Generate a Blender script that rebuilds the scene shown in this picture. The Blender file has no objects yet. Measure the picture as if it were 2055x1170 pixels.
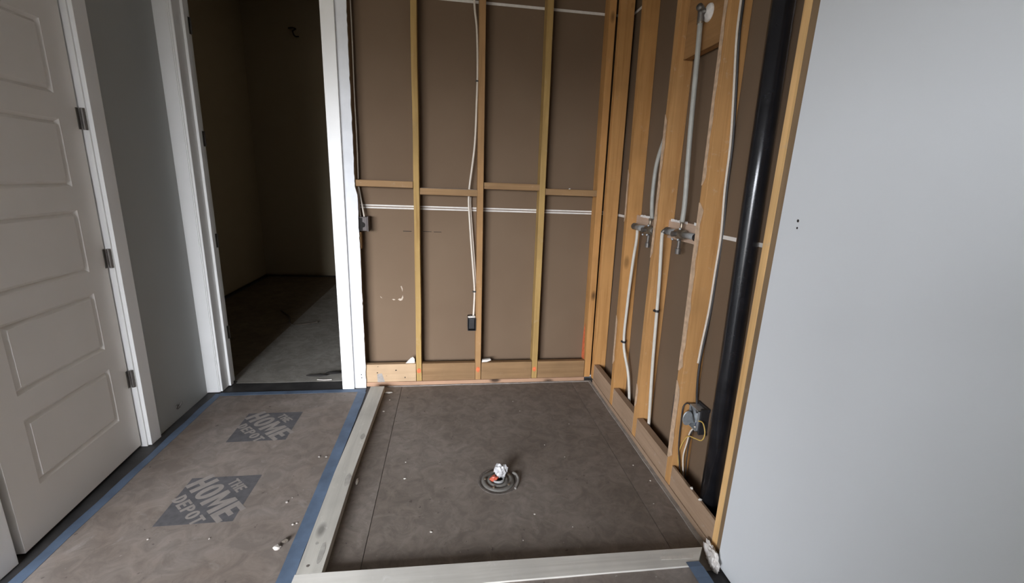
import bpy, bmesh, math, random
from mathutils import Vector, Matrix, noise as mnoise
random.seed(7)
SC = bpy.context.scene
COL = SC.collection

# ------------------------------------------------------------------ camera
W, H = 2055.0, 1170.0
F_PX = 880.09
YAW, PITCH, ROLL = 0.1473, -0.2444, 0.0383
CAM_Z = 1.4044
cy, sy, cp, sp = math.cos(YAW), math.sin(YAW), math.cos(PITCH), math.sin(PITCH)
fwd = Vector((sy*cp, cy*cp, sp)); right = Vector((cy, -sy, 0)); up = right.cross(fwd)
cr, sr = math.cos(ROLL), math.sin(ROLL)
r2 = right*cr + up*sr; u2 = -right*sr + up*cr
cam_d = bpy.data.cameras.new('camera'); cam = bpy.data.objects.new('camera', cam_d)
COL.objects.link(cam)
cam_d.sensor_width = 36.0; cam_d.lens = F_PX/W*36.0; cam_d.clip_start = 0.02; cam_d.clip_end = 60
cam.matrix_world = Matrix(((r2.x, u2.x, -fwd.x, 0), (r2.y, u2.y, -fwd.y, 0), (r2.z, u2.z, -fwd.z, CAM_Z), (0, 0, 0, 1)))
SC.camera = cam

# ------------------------------------------------------------------ world, light, exposure
wd = bpy.data.worlds.new('world'); SC.world = wd; wd.use_nodes = True
_wt = wd.node_tree; _bg = _wt.nodes['Background']
_tc = _wt.nodes.new('ShaderNodeTexCoord'); _sx = _wt.nodes.new('ShaderNodeSeparateXYZ'); _cr = _wt.nodes.new('ShaderNodeValToRGB')
_mr = _wt.nodes.new('ShaderNodeMapRange'); _mr.inputs['From Min'].default_value = -1.0; _mr.inputs['From Max'].default_value = 1.0
_wt.links.new(_tc.outputs['Generated'], _sx.inputs[0]); _wt.links.new(_sx.outputs['Z'], _mr.inputs['Value']); _wt.links.new(_mr.outputs[0], _cr.inputs[0])
_e = _cr.color_ramp.elements                    # overcast sky over darker ground
_e[0].position = 0.49; _e[0].color = (0.10, 0.095, 0.085, 1)
_e[1].position = 0.53; _e[1].color = (0.88, 0.92, 1.0, 1)
_wt.links.new(_cr.outputs[0], _bg.inputs[0]); _bg.inputs[1].default_value = SKY = 48.0
SC.view_settings.view_transform = 'Standard'; SC.view_settings.look = 'None'
SC.view_settings.gamma = 1.0; SC.view_settings.use_curve_mapping = False
SC.view_settings.exposure = 0.0

def area(name, loc, target, sx, sy_, power, color):
    l = bpy.data.lights.new(name, 'AREA'); l.shape = 'RECTANGLE'; l.size = sx; l.size_y = sy_
    l.energy = power; l.color = color
    o = bpy.data.objects.new(name, l); COL.objects.link(o); o.location = loc
    o.rotation_euler = (Vector(target)-Vector(loc)).to_track_quat('-Z', 'Y').to_euler()
    return o
def portal(name, loc, target, sx, sy_):
    l = bpy.data.lights.new(name, 'AREA'); l.shape = 'RECTANGLE'; l.size = sx; l.size_y = sy_
    l.cycles.is_portal = True
    o = bpy.data.objects.new(name, l); COL.objects.link(o); o.location = loc
    o.rotation_euler = (Vector(target)-Vector(loc)).to_track_quat('-Z', 'Y').to_euler()
    return o
# daylight portal of the rear window (behind and to the left of the photographer)
WX0, WX1, WZ0, WZ1, RY = -4.10, -0.84, 0.35, 2.34, -2.6
portal('window_portal', ((WX0+WX1)/2, RY-.12, (WZ0+WZ1)/2), ((WX0+WX1)/2, 0, (WZ0+WZ1)/2), WX1-WX0, WZ1-WZ0)

# weak warm fill light added, unseen, to lift the room beyond the doorway
area('far_room_fill', (-.4, 5.4, 3.45), (-1.0, 5.2, 0), 0.3, 0.3, 1.5, (1.0, 0.84, 0.64))
# ------------------------------------------------------------------ materials
def nt(name):
    m = bpy.data.materials.new(name); m.use_nodes = True
    t = m.node_tree; b = t.nodes['Principled BSDF']
    return m, t, b
def N(t, typ, **kw):
    n = t.nodes.new(typ)
    for k, v in kw.items():
        if k in n.inputs: n.inputs[k].default_value = v
        else: setattr(n, k, v)
    return n
def coords(t, scale=(1, 1, 1), rnd=True):
    tc = N(t, 'ShaderNodeTexCoord'); mp = N(t, 'ShaderNodeMapping')
    t.links.new(tc.outputs['Object'], mp.inputs['Vector'])
    mp.inputs['Scale'].default_value = scale
    if rnd:
        oi = N(t, 'ShaderNodeObjectInfo'); ml = N(t, 'ShaderNodeMath', operation='MULTIPLY'); ml.inputs[1].default_value = 37.0
        t.links.new(oi.outputs['Random'], ml.inputs[0]); t.links.new(ml.outputs[0], mp.inputs['Location'])
    return mp
def ramp(t, src, stops):
    r = N(t, 'ShaderNodeValToRGB'); e = r.color_ramp.elements
    while len(e) < len(stops): e.new(0.5)
    for i, (p, c) in enumerate(stops):
        e[i].position = p; e[i].color = c if len(c) == 4 else (*c, 1)
    t.links.new(src, r.inputs[0]); return r
def mix(t, a, b, fac, mode='MIX'):
    m = N(t, 'ShaderNodeMix', data_type='RGBA', blend_type=mode)
    for sock, v in ((m.inputs[6], a), (m.inputs[7], b), (m.inputs[0], fac)):
        if hasattr(v, 'links') or hasattr(v, 'is_linked'): t.links.new(v, sock)
        elif isinstance(v, (int, float)): sock.default_value = v
        else: sock.default_value = (*v, 1)
    return m.outputs[2]
def noise(t, mp, scale, detail=4, rough=0.55, dist=0.0):
    n = N(t, 'ShaderNodeTexNoise'); n.inputs['Scale'].default_value = scale; n.inputs['Detail'].default_value = detail
    n.inputs['Roughness'].default_value = rough; n.inputs['Distortion'].default_value = dist
    t.links.new(mp.outputs[0], n.inputs['Vector']); return n.outputs[0]
def bump(t, b, src, strength=0.1, dist=0.002):
    n = N(t, 'ShaderNodeBump'); n.inputs['Strength'].default_value = strength; n.inputs['Distance'].default_value = dist
    t.links.new(src, n.inputs['Height']); t.links.new(n.outputs[0], b.inputs['Normal'])

def m_plain(name, c, rough=0.6, var=0.06, scale=8, metal=0.0, bmp=0.05, spec=0.5):
    m, t, b = nt(name); mp = coords(t)
    n = noise(t, mp, scale, 5)
    dk = tuple(x*(1-var) for x in c); lt = tuple(min(1, x*(1+var)) for x in c)
    r = ramp(t, n, [(0.3, dk), (0.7, lt)])
    t.links.new(r.outputs[0], b.inputs['Base Color'])
    b.inputs['Roughness'].default_value = rough; b.inputs['Metallic'].default_value = metal
    b.inputs['Specular IOR Level'].default_value = spec
    if bmp: bump(t, b, noise(t, mp, scale*12, 3), bmp, 0.001)
    return m
def m_wood(name, axis, c, dk, dust=0.15, dustc=(0.50, 0.42, 0.34), knots=True, rough=0.75):
    m, t, b = nt(name)
    s = [34, 34, 34]; s[axis] = 1.6
    mp = coords(t, tuple(s))
    g = noise(t, mp, 1.0, 6, 0.6, 0.6)
    s2 = [1, 1, 1]; mp2 = coords(t, (1, 1, 1)); mp3 = None
    big = noise(t, mp2, 3.5, 3)
    r = ramp(t, g, [(0.25, dk), (0.5, c), (0.8, tuple(min(1, x*1.18) for x in c))])
    o = mix(t, r.outputs[0], tuple(x*0.72 for x in c), ramp(t, big, [(0.45, (0, 0, 0)), (0.75, (0.7, 0.7, 0.7))]).outputs[0])
    if knots:
        sk = [11, 11, 11]; sk[axis] = 5.0
        mk = coords(t, tuple(sk)); v = N(t, 'ShaderNodeTexVoronoi'); v.inputs['Scale'].default_value = 0.8
        t.links.new(mk.outputs[0], v.inputs['Vector'])
        kr = ramp(t, v.outputs['Distance'], [(0.08, (1, 1, 1)), (0.2, (0, 0, 0))])
        sel = ramp(t, v.outputs['Color'], [(0.70, (0, 0, 0)), (0.74, (1, 1, 1))])
        kk = mix(t, kr.outputs[0], sel.outputs[0], 1.0, 'MULTIPLY')
        o = mix(t, o, tuple(x*0.22 for x in dk), kk)
    # plaster dust and scuffs
    ds = noise(t, mp2, 22, 6, 0.7, 0.4)
    d = ramp(t, ds, [(0.60, (0, 0, 0)), (0.74, (dust*2, dust*2, dust*2))])
    o = mix(t, o, dustc, d.outputs[0])
    t.links.new(o, b.inputs['Base Color']); b.inputs['Roughness'].default_value = rough
    b.inputs['Specular IOR Level'].default_value = 0.3
    bump(t, b, g, 0.25, 0.002)
    return m

ORG, ORGD = (0.46, 0.235, 0.080), (0.33, 0.155, 0.045)
YEL, YELD = (0.40, 0.255, 0.090), (0.27, 0.155, 0.048)
M_stud_o = m_wood('wood_stud_orange', 2, ORG, ORGD, 0.10)
M_stud_y = m_wood('wood_stud_yellow', 2, YEL, YELD, 0.12)
M_stud_l = m_wood('wood_stud_light', 2, (0.74, 0.46, 0.20), (0.56, 0.32, 0.12), 0.22)
M_stud_w = m_wood('wood_stud_dusty', 2, (0.48, 0.255, 0.095), (0.34, 0.165, 0.055), 0.28, (0.55, 0.42, 0.30))
M_film = m_plain('dried_plaster_film', (0.52, 0.36, 0.235), 0.85, 0.22, 40, bmp=0.3)
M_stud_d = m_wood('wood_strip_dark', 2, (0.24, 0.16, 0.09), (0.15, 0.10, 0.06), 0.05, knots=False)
M_blk_y = m_wood('wood_block_brown', 0, (0.25, 0.148, 0.070), (0.185, 0.102, 0.045), 0.10, (0.34,0.25,0.17))
M_stud_b = m_wood('wood_stud_brown', 2, (0.34, 0.190, 0.080), (0.25, 0.128, 0.048), 0.16, (0.45,0.32,0.20))
M_blk_pale = m_wood('wood_block_pale', 0, (0.47, 0.325, 0.195), (0.40, 0.26, 0.145), 0.05)
M_nog = m_wood('wood_noggin', 0, (0.29, 0.172, 0.080), (0.21, 0.115, 0.050), 0.12, knots=False)
M_plate = m_wood('wood_plate_red', 0, (0.40, 0.24, 0.15), (0.30, 0.17, 0.10), 0.15)
M_ply = m_wood('wood_blocks_side_wall', 1, (0.34, 0.23, 0.15), (0.24, 0.155, 0.095), 0.28, (0.42, 0.36, 0.30))
M_plates = m_wood('wood_plate_side_wall', 1, (0.33, 0.225, 0.15), (0.24, 0.16, 0.10), 0.2)
M_hblk = m_wood('wood_block_upper', 1, (0.34, 0.18, 0.07), (0.25, 0.13, 0.05), 0.05, knots=False)
M_mblk = m_wood('wood_block_valve', 1, (0.52, 0.37, 0.27), (0.42, 0.29, 0.20), 0.2, knots=False)
M_curb_y = m_wood('curb_wood_long', 1, (0.47, 0.445, 0.39), (0.39, 0.365, 0.32), 0.3, (0.64, 0.62, 0.57))
M_curb_x = m_wood('curb_wood_cross', 0, (0.66, 0.63, 0.57), (0.56, 0.53, 0.47), 0.3, (0.74, 0.72, 0.68), knots=False)

M_kraft, t, b = nt('drywall_backing_paper')
mp = coords(t, (1, 1, 1), False)
r = ramp(t, noise(t, mp, 1.3, 3), [(0.3, (0.145, 0.096, 0.060)), (0.7, (0.170, 0.116, 0.074))])
sc = ramp(t, noise(t, mp, 9, 7, 0.75, 1.5), [(0.70, (0, 0, 0)), (0.80, (0.5, 0.5, 0.5))])
t.links.new(mix(t, r.outputs[0], (0.36, 0.29, 0.23), sc.outputs[0]), b.inputs['Base Color'])
b.inputs['Roughness'].default_value = 0.85; b.inputs['Specular IOR Level'].default_value = 0.25
bump(t, b, noise(t, mp, 160, 2), 0.05, 0.0006)

def m_paint(name, c, rough=0.55):
    m, t, b = nt(name); mp = coords(t, (1, 1, 1), False)
    r = ramp(t, noise(t, mp, 1.6, 4), [(0.3, tuple(x*0.97 for x in c)), (0.7, c)])
    t.links.new(r.outputs[0], b.inputs['Base Color']); b.inputs['Roughness'].default_value = rough
    b.inputs['Specular IOR Level'].default_value = 0.3
    bump(t, b, noise(t, mp, 220, 3), 0.06, 0.0008); return m
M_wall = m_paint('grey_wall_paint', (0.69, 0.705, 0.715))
M_wall_shaded = m_paint('grey_wall_paint_shaded', (0.40, 0.41, 0.395))  # darker copy of the grey wall paint, left-side shade put into the colour
M_ceil = m_paint('ceiling_paint', (0.36, 0.35, 0.33), 0.8)
M_darkroom = m_paint('dark_room_paint', (0.42, 0.35, 0.24), 0.9)
M_trim = m_plain('white_trim_paint', (0.86, 0.85, 0.83), 0.42, 0.02, 5, bmp=0.02)
M_door = m_plain('door_paint', (0.82, 0.785, 0.735), 0.45, 0.025, 3, bmp=0.02)
M_dryw = m_plain('drywall_paint_strip', (0.74, 0.75, 0.77), 0.7, 0.05, 14)
M_gyps = m_plain('gypsum_white', (0.72, 0.68, 0.64), 0.9, 0.12, 60, bmp=0.4)
M_jtape = m_plain('joint_paper_white', (0.66, 0.62, 0.57), 0.85, 0.08, 40)

# dark flooring under the protection paper
M_floor, t, b = nt('dark_plank_floor'); mp = coords(t, (1, 1, 1), False)
r = ramp(t, noise(t, mp, 7, 6), [(0.3, (0.020, 0.019, 0.020)), (0.7, (0.055, 0.052, 0.050))])
t.links.new(r.outputs[0], b.inputs['Base Color']); b.inputs['Roughness'].default_value = 0.6

def m_dirty(name, c1, c2, c3, speck=(0.6, 0.57, 0.53), s=1.0, rough=0.85, rdir=None):
    m, t, b = nt(name); mp = coords(t, (1, 1, 1), False)
    r = ramp(t, noise(t, mp, 2.2*s, 6, 0.62, 0.8), [(0.28, c1), (0.52, c2), (0.76, c3)])
    a = ramp(t, noise(t, mp, 13*s, 6, 0.7, 1.0), [(0.40, (0.80, 0.80, 0.80)), (0.62, (1.08, 1.08, 1.08))])
    o = mix(t, r.outputs[0], a.outputs[0], 1.0, 'MULTIPLY')
    smr = ramp(t, noise(t, mp, 6.5*s, 5, 0.6, 2.2), [(0.62, (0, 0, 0)), (0.70, (0.22, 0.22, 0.22))])
    o = mix(t, o, speck, smr.outputs[0])
    sp_ = ramp(t, noise(t, mp, 75*s, 2, 0.5), [(0.735, (0, 0, 0)), (0.77, (0.5, 0.5, 0.5))])
    o = mix(t, o, speck, sp_.outputs[0])
    dsp = ramp(t, noise(t, mp, 48*s, 2, 0.5, 0.3), [(0.25, (0.55, 0.55, 0.55)), (0.29, (0, 0, 0))])
    o = mix(t, o, tuple(x*0.3 for x in c1), dsp.outputs[0])
    t.links.new(o, b.inputs['Base Color']); b.inputs['Roughness'].default_value = rough
    b.inputs['Specular IOR Level'].default_value = 0.25
    bump(t, b, noise(t, mp, 30, 6, 0.7), 0.15, 0.003); return m
M_sub = m_dirty('dusty_subfloor', (0.165, 0.136, 0.112), (0.205, 0.172, 0.145), (0.25, 0.215, 0.185), (0.34, 0.30, 0.26))
M_paper = m_dirty('dusty_floor_paper', (0.175, 0.137, 0.110), (0.215, 0.180, 0.154), (0.262, 0.230, 0.205), (0.37, 0.345, 0.32), 0.8)
M_dpaper = m_dirty('dark_room_paper', (0.25, 0.23, 0.20), (0.30, 0.28, 0.245), (0.35, 0.33, 0.29), (0.45, 0.42, 0.38), 0.8)
M_dply = m_dirty('dark_room_plywood', (0.13, 0.10, 0.07), (0.17, 0.13, 0.09), (0.2, 0.16, 0.11), (0.25, 0.2, 0.15), 0.8)
M_print = m_plain('grey_print_ink', (0.078, 0.074, 0.076), 0.85, 0.22, 30)
M_letter = m_plain('print_unprinted_paper', (0.225, 0.198, 0.176), 0.85, 0.12, 30)
M_tape = m_plain('blue_masking_tape', (0.090, 0.128, 0.190), 0.7, 0.22, 9)
M_abs = m_plain('black_abs_plastic', (0.012, 0.012, 0.014), 0.20, 0.3, 20, bmp=0.08)
# black pipe with plaster smears
m = M_abs; t = m.node_tree; b = t.nodes['Principled BSDF']; mp = coords(t, (1, 1, 1), False)
s_ = ramp(t, noise(t, mp, 14, 7, 0.75, 0.8), [(0.66, (0, 0, 0)), (0.78, (0.25, 0.25, 0.25))])
src = b.inputs['Base Color'].links[0].from_socket
t.links.new(mix(t, src, (0.35, 0.35, 0.35), s_.outputs[0]), b.inputs['Base Color'])
M_white_pipe = m_plain('white_plastic_tube', (0.56, 0.52, 0.45), 0.5, 0.08, 20)
M_riser = m_plain('grey_plastic_tube', (0.36, 0.35, 0.31), 0.5, 0.1, 20)
M_cable = m_plain('white_cable_jacket', (0.62, 0.55, 0.46), 0.55, 0.06, 30)
M_cable_d = m_plain('dark_cable_jacket', (0.035, 0.03, 0.028), 0.5, 0.2, 30)
M_yel = m_plain('yellow_wire', (0.55, 0.36, 0.09), 0.5, 0.1, 30)
M_metal = m_plain('galvanised_steel', (0.50, 0.52, 0.53), 0.45, 0.2, 40, 0.7)
M_brass = m_plain('tarnished_brass', (0.30, 0.25, 0.19), 0.4, 0.35, 50, 0.8)
M_sleeve = m_plain('grey_valve_sleeve', (0.36, 0.36, 0.35), 0.45, 0.25, 40, 0.3)
M_smear = m_plain('grey_smear', (0.345, 0.325, 0.285), 0.9, 0.2, 30)
M_scuff = m_plain('pale_scuff', (0.46, 0.38, 0.30), 0.9, 0.2, 60)
M_scrap = m_plain('brown_scrap', (0.09, 0.072, 0.055), 0.9, 0.2, 30)
M_chipd = m_plain('dull_chip', (0.40, 0.36, 0.32), 0.9, 0.2, 60)
M_sleeve2 = m_plain('grey_sealant', (0.20, 0.185, 0.165), 0.8, 0.2, 40)
M_nickel = m_plain('dull_nickel', (0.16, 0.145, 0.13), 0.45, 0.15, 40, 0.6)
M_box = m_plain('black_box_plastic', (0.018, 0.017, 0.018), 0.5, 0.2, 20)
M_box_b = m_plain('brown_box_plastic', (0.065, 0.048, 0.042), 0.55, 0.2, 20)
M_dark = m_plain('dark_hole', (0.015, 0.012, 0.010), 0.9, 0.2, 20)
M_red = m_plain('orange_spray_paint', (0.62, 0.14, 0.05), 0.8, 0.3, 60)
M_redw = m_plain('red_wrapping', (0.42, 0.075, 0.035), 0.5, 0.3, 60)
M_chip = m_plain('white_chip', (0.62, 0.58, 0.52), 0.9, 0.1, 60)
M_cement = m_plain('pale_mortar', (0.30, 0.27, 0.24), 0.9, 0.2, 30, bmp=0.4)
M_ring = m_plain('dark_drain_ring', (0.125, 0.115, 0.10), 0.6, 0.25, 40)
M_groove = m_plain('gouged_subfloor', (0.12, 0.10, 0.085), 0.9, 0.35, 40, bmp=0.5)
M_bag, t, b = nt('thin_plastic_bag'); mp = coords(t)
b.inputs['Base Color'].default_value = (0.40, 0.39, 0.385, 1); b.inputs['Roughness'].default_value = 0.35
bump(t, b, noise(t, mp, 60, 4), 0.12, 0.003)

# ------------------------------------------------------------------ mesh helpers
def finish(name, bm, mat, parent=None, base=None, smooth=False):
    """verts are in world coordinates; base = world position of the origin"""
    base = Vector(base) if base is not None else (Vector(parent['_b']) if parent else Vector((0, 0, 0)))
    bmesh.ops.translate(bm, verts=bm.verts, vec=-base)
    bmesh.ops.recalc_face_normals(bm, faces=bm.faces)
    me = bpy.data.meshes.new(name); bm.to_mesh(me); bm.free()
    for p in me.polygons: p.use_smooth = smooth
    me.materials.append(mat)
    o = bpy.data.objects.new(name, me); COL.objects.link(o)
    if parent: o.parent = parent
    else: o.location = base
    o['_b'] = base
    return o
def tag(o, label, cat, group=None):
    o['label'] = label; o['category'] = cat
    if group: o['group'] = group
    return o
def struct(o): o['kind'] = 'structure'; return o
def thing(name, base, label, cat, group=None):
    o = bpy.data.objects.new(name, None); COL.objects.link(o); o.location = base; o['_b'] = Vector(base)
    return tag(o, label, cat, group)
def B(): return bmesh.new()
def box(bm, x0, x1, y0, y1, z0, z1, bev=0.0, lean=(0, 0), wob=0.0):
    g = bmesh.ops.create_cube(bm, size=1.0); vs = g['verts']
    for v in vs:
        v.co = Vector((x0+(v.co.x+.5)*(x1-x0), y0+(v.co.y+.5)*(y1-y0), z0+(v.co.z+.5)*(z1-z0)))
    if wob:
        ax = max(range(3), key=lambda i: (x1-x0, y1-y0, z1-z0)[i])
        es = [e for v in vs for e in v.link_edges]
        es = list({e for e in es if abs(abs((e.verts[0].co-e.verts[1].co)[ax]) - (x1-x0, y1-y0, z1-z0)[ax]) < 1e-6})
        bmesh.ops.subdivide_edges(bm, edges=es, cuts=14, use_grid_fill=True)
        vs = list(bm.verts)      # wobbled boards are always alone in their mesh
        off = random.random()*50
        for v in vs:
            n_ = mnoise.noise_vector(Vector((v.co.x*3+off, v.co.y*3, v.co.z*3)))
            n_[ax] = 0; v.co += n_*wob
    if lean != (0, 0):
        for v in vs: v.co.x += lean[0]*v.co.z; v.co.y += lean[1]*v.co.z
    if bev:
        es = list({e for v in vs for e in v.link_edges if len(e.link_faces) == 2 and e.calc_face_angle(0) > 0.6})
        bmesh.ops.bevel(bm, geom=es, offset=bev, segments=2, affect='EDGES', profile=0.6)
    return bm
def smoothpath(pts, n=8):
    P = [Vector(p) for p in pts]; out = []
    for i in range(len(P)-1):
        p0 = P[max(i-1, 0)]; p1 = P[i]; p2 = P[i+1]; p3 = P[min(i+2, len(P)-1)]
        for k in range(n):
            s = k/n
            out.append(0.5*((2*p1)+(-p0+p2)*s+(2*p0-5*p1+4*p2-p3)*s*s+(-p0+3*p1-3*p2+p3)*s**3))
    out.append(P[-1]); return out
def tube(bm, pts, r, seg=12, flat=1.0, smooth=True, n=8):
    P = smoothpath(pts, n) if smooth else [Vector(p) for p in pts]
    prev = None; rings = []; ref = Vector((0, 1, 0.01)).normalized()
    for i, p in enumerate(P):
        d = (P[min(i+1, len(P)-1)]-P[max(i-1, 0)]).normalized()
        a = ref - d*ref.dot(d)
        if a.length < 1e-3: a = Vector((1, 0, 0)) - d*d.x
        a.normalize(); bb = d.cross(a); ref = a
        rr = r[i*len(r)//len(P)] if isinstance(r, (list, tuple)) else r
        rings.append([bm.verts.new(p + a*rr*math.cos(2*math.pi*k/seg)*flat + bb*rr*math.sin(2*math.pi*k/seg)) for k in range(seg)])
    for i in range(len(rings)-1):
        for k in range(seg):
            bm.faces.new((rings[i][k], rings[i][(k+1) % seg], rings[i+1][(k+1) % seg], rings[i+1][k]))
    bm.faces.new(rings[0]); bm.faces.new(rings[-1]); return bm
def lathe(bm, c, prof, seg=40, axis=2):
    rings = []
    for r, h in prof:
        ring = []
        for k in range(seg):
            a = 2*math.pi*k/seg
            q = [r*math.cos(a), r*math.sin(a)]
            co = [0, 0, 0]; co[axis] = h; o2 = [i for i in range(3) if i != axis]; co[o2[0]] = q[0]; co[o2[1]] = q[1]
            ring.append(bm.verts.new(Vector(c)+Vector(co)))
        rings.append(ring)
    for i in range(len(rings)-1):
        for k in range(seg):
            bm.faces.new((rings[i][k], rings[i][(k+1) % seg], rings[i+1][(k+1) % seg], rings[i+1][k]))
    if prof[0][0] > 1e-6: bm.faces.new(rings[0])
    if prof[-1][0] > 1e-6: bm.faces.new(rings[-1])
    bmesh.ops.remove_doubles(bm, verts=bm.verts, dist=1e-6)
    return bm
def slab(bm, poly, axis, lo, hi):
    """extrude a 2-D outline (in the two remaining axes) between lo and hi along axis"""
    o2 = [i for i in range(3) if i != axis]
    def V(p, h):
        co = [0, 0, 0]; co[axis] = h; co[o2[0]] = p[0]; co[o2[1]] = p[1]; return bm.verts.new(co)
    a = [V(p, lo) for p in poly]; c = [V(p, hi) for p in poly]; n = len(poly)
    bm.faces.new(a); bm.faces.new(c)
    for i in range(n): bm.faces.new((a[i], a[(i+1) % n], c[(i+1) % n], c[i]))
    return bm
def strip_poly(x0, x1, y0, y1, j0, j1, step=0.05, along='y'):
    """a strip outline with slightly uneven long edges"""
    L = []; R = []; o = random.random()*90
    n = max(2, int(((y1-y0) if along == 'y' else (x1-x0))/step))
    for i in range(n+1):
        s = i/n
        if along == 'y':
            yy = y0+(y1-y0)*s
            L.append((x0+mnoise.noise(Vector((yy*7, o, 0)))*j0, yy)); R.append((x1+mnoise.noise(Vector((yy*7, o+9, 0)))*j1, yy))
        else:
            xx = x0+(x1-x0)*s
            L.append((xx, y0+mnoise.noise(Vector((xx*7, o, 0)))*j0)); R.append((xx, y1+mnoise.noise(Vector((xx*7, o+9, 0)))*j1))
    return L + R[::-1]
def chip(c, r, flat=0.45, seed=0, stretch=(1, 1)):
    bm = B(); bmesh.ops.create_icosphere(bm, subdivisions=2, radius=r)
    for v in bm.verts:
        k = 1+0.55*mnoise.noise(v.co/r*1.3+Vector((seed*3.7, seed, 0)))
        v.co = Vector((v.co.x*k*stretch[0], v.co.y*k*stretch[1], v.co.z*k*flat))
        v.co.z = max(v.co.z, -r*flat*0.5)
    zmin = min(v.co.z for v in bm.verts)
    for v in bm.verts: v.co += Vector(c); v.co.z -= zmin
    return bm

YB, XR, XL = 2.881, 1.041, -1.555
CEIL = 2.75

# ------------------------------------------------------------------ large structure
FZ = -0.004
bm = B(); box(bm, -4.7, 1.5, -3.4, 7.0, -0.10, FZ); struct(finish('floor', bm, M_floor))
bm = B(); box(bm, -4.7, 1.5, -3.4, 3.0, CEIL, CEIL+.1); struct(finish('ceiling', bm, M_ceil))
# left wall with the opening for door_1; it ends at y = 1.4 where the room opens to the left
bm = B(); W0, W1 = XL-.10, XL
box(bm, W0, W1, 1.38, 1.50, FZ, CEIL)
box(bm, W0, W1, 2.275, 2.99, FZ, CEIL); box(bm, W0, W1, 1.50, 2.275, 2.45, CEIL)
box(bm, W0-.05, W0-.005, 1.4, 2.4, FZ, CEIL)
struct(finish('wall_left', bm, M_wall_shaded))
bm = B(); box(bm, -4.6, W0, 1.38, 1.48, FZ, CEIL); struct(finish('wall_return', bm, M_wall_shaded))
bm = B(); box(bm, -4.7, -4.6, RY-.1, 1.48, FZ, CEIL); struct(finish('wall_outer_left', bm, M_wall_shaded))
bm = B()
box(bm, -4.6, WX0, RY-.1, RY, FZ, CEIL); box(bm, WX1, 1.2, RY-.1, RY, FZ, CEIL)
box(bm, WX0, WX1, RY-.1, RY, FZ, WZ0); box(bm, WX0, WX1, RY-.1, RY, WZ1, CEIL)
struct(finish('wall_rear', bm, M_wall))
bm = B(); box(bm, -.82, -.72, RY, -1.75, FZ, CEIL); struct(finish('light_block_partition', bm, M_wall))  # unseen partition, added to block window light from the near right wall
bm = B(); box(bm, -.66, 1.027, -.72, -.60, FZ, 1.14); box(bm, -.46, 0.10, -.72, -.60, 1.14, 1.60); struct(finish('light_block_half', bm, M_wall))  # unseen half wall with raised piece, added to darken the lower right wall
bm = B(); mx = (WX0+WX1)/2
for a in ((WX0, WX0+.05, WZ0, WZ1), (WX1-.05, WX1, WZ0, WZ1), (WX0+.05, WX1-.05, WZ0, WZ0+.05), (WX0+.05, WX1-.05, WZ1-.05, WZ1), (mx-.03, mx+.03, WZ0+.05, WZ1-.05)):
    box(bm, a[0], a[1], RY-.07, RY-.03, a[2], a[3], bev=.003)
struct(finish('window_1', bm, M_trim))
# right wall: painted drywall in front of the last stud
bm = B(); box(bm, 1.028, 1.0405, -3.2, 1.259, 0.006, CEIL)
box(bm, 1.0405, 1.143, -3.2, 1.252, FZ, CEIL)
wr = struct(finish('wall_right', bm, M_wall))
for (yy, zz, r) in ((1.187, 1.324, .0045), (1.185, 1.303, .0035)):
    bm = B(); lathe(bm, (1.0276, yy, zz), [(r, 0), (r*.7, -.0003)], 14, axis=0); finish('screw_hole', bm, M_dark, wr)
bm = B(); slab(bm, [(1.184, 1.327), (1.192, 1.330), (1.190, 1.322), (1.1835, 1.318), (1.181, 1.323)], 0, 1.0277, 1.02795); finish('plaster_scuff', bm, M_gyps, wr)

# shower alcove sheets (backs of the neighbouring rooms' drywall)
bm = B(); box(bm, -0.70, 1.143, 2.970, 2.983, 0.0, CEIL); wb = struct(finish('wall_back', bm, M_kraft))
bm = B(); box(bm, -0.565, 1.13, 2.9690, 2.9698, 1.222, 1.2315); box(bm, -0.565, 1.13, 2.9690, 2.9698, 1.207, 1.2165)
finish('joint_tape', bm, M_jtape, wb)
bm = B(); box(bm, -0.565, 1.13, 2.9690, 2.9698, 2.432, 2.447); finish('joint_tape', bm, M_jtape, wb)
bm = B()
slab(bm, [(-.345, .598), (-.33, .588), (-.315, .594), (-.308, .612), (-.312, .628), (-.318, .612), (-.325, .603), (-.335, .606)], 1, 2.9688, 2.9696)
slab(bm, [(-.385, .60), (-.372, .592), (-.36, .597), (-.372, .602)], 1, 2.9688, 2.9696)
slab(bm, [(-.325, .69), (-.318, .67), (-.313, .652), (-.311, .672), (-.318, .694)], 1, 2.9688, 2.9696)
slab(bm, [(-.462, .622), (-.452, .613), (-.447, .605), (-.458, .612)], 1, 2.9688, 2.9696)
finish('plaster_scuff', bm, M_scuff, wb)
bm = B(); box(bm, -.30, -.245, 2.9690, 2.9697, 1.062, 1.066); box(bm, -.17, -.115, 2.9690, 2.9697, 1.063, 1.066); box(bm, -.10, -.05, 2.9690, 2.9697, 1.062, 1.065)
finish('pencil_mark', bm, M_dark, wb)
bm = B(); box(bm, 1.130, 1.143, 1.252, 2.970, 0.0, CEIL); ws = struct(finish('wall_shower_side', bm, M_kraft))
bm = B(); box(bm, 1.1292, 1.1298, 1.34, 2.96, 1.207, 1.2225); finish('joint_tape', bm, M_jtape, ws)
bm = B(); box(bm, 1.1292, 1.1298, 1.34, 2.96, 2.432, 2.447); finish('joint_tape', bm, M_jtape, ws)
# doorway wall (front drywall, header)
bm = B()
box(bm, -1.555, -1.484, 2.868, 2.985, FZ, CEIL)
box(bm, -1.484, -0.700, 2.868, 2.985, 2.45, CEIL)
box(bm, -0.700, -0.64, 2.868, 2.970, FZ, CEIL)
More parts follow.
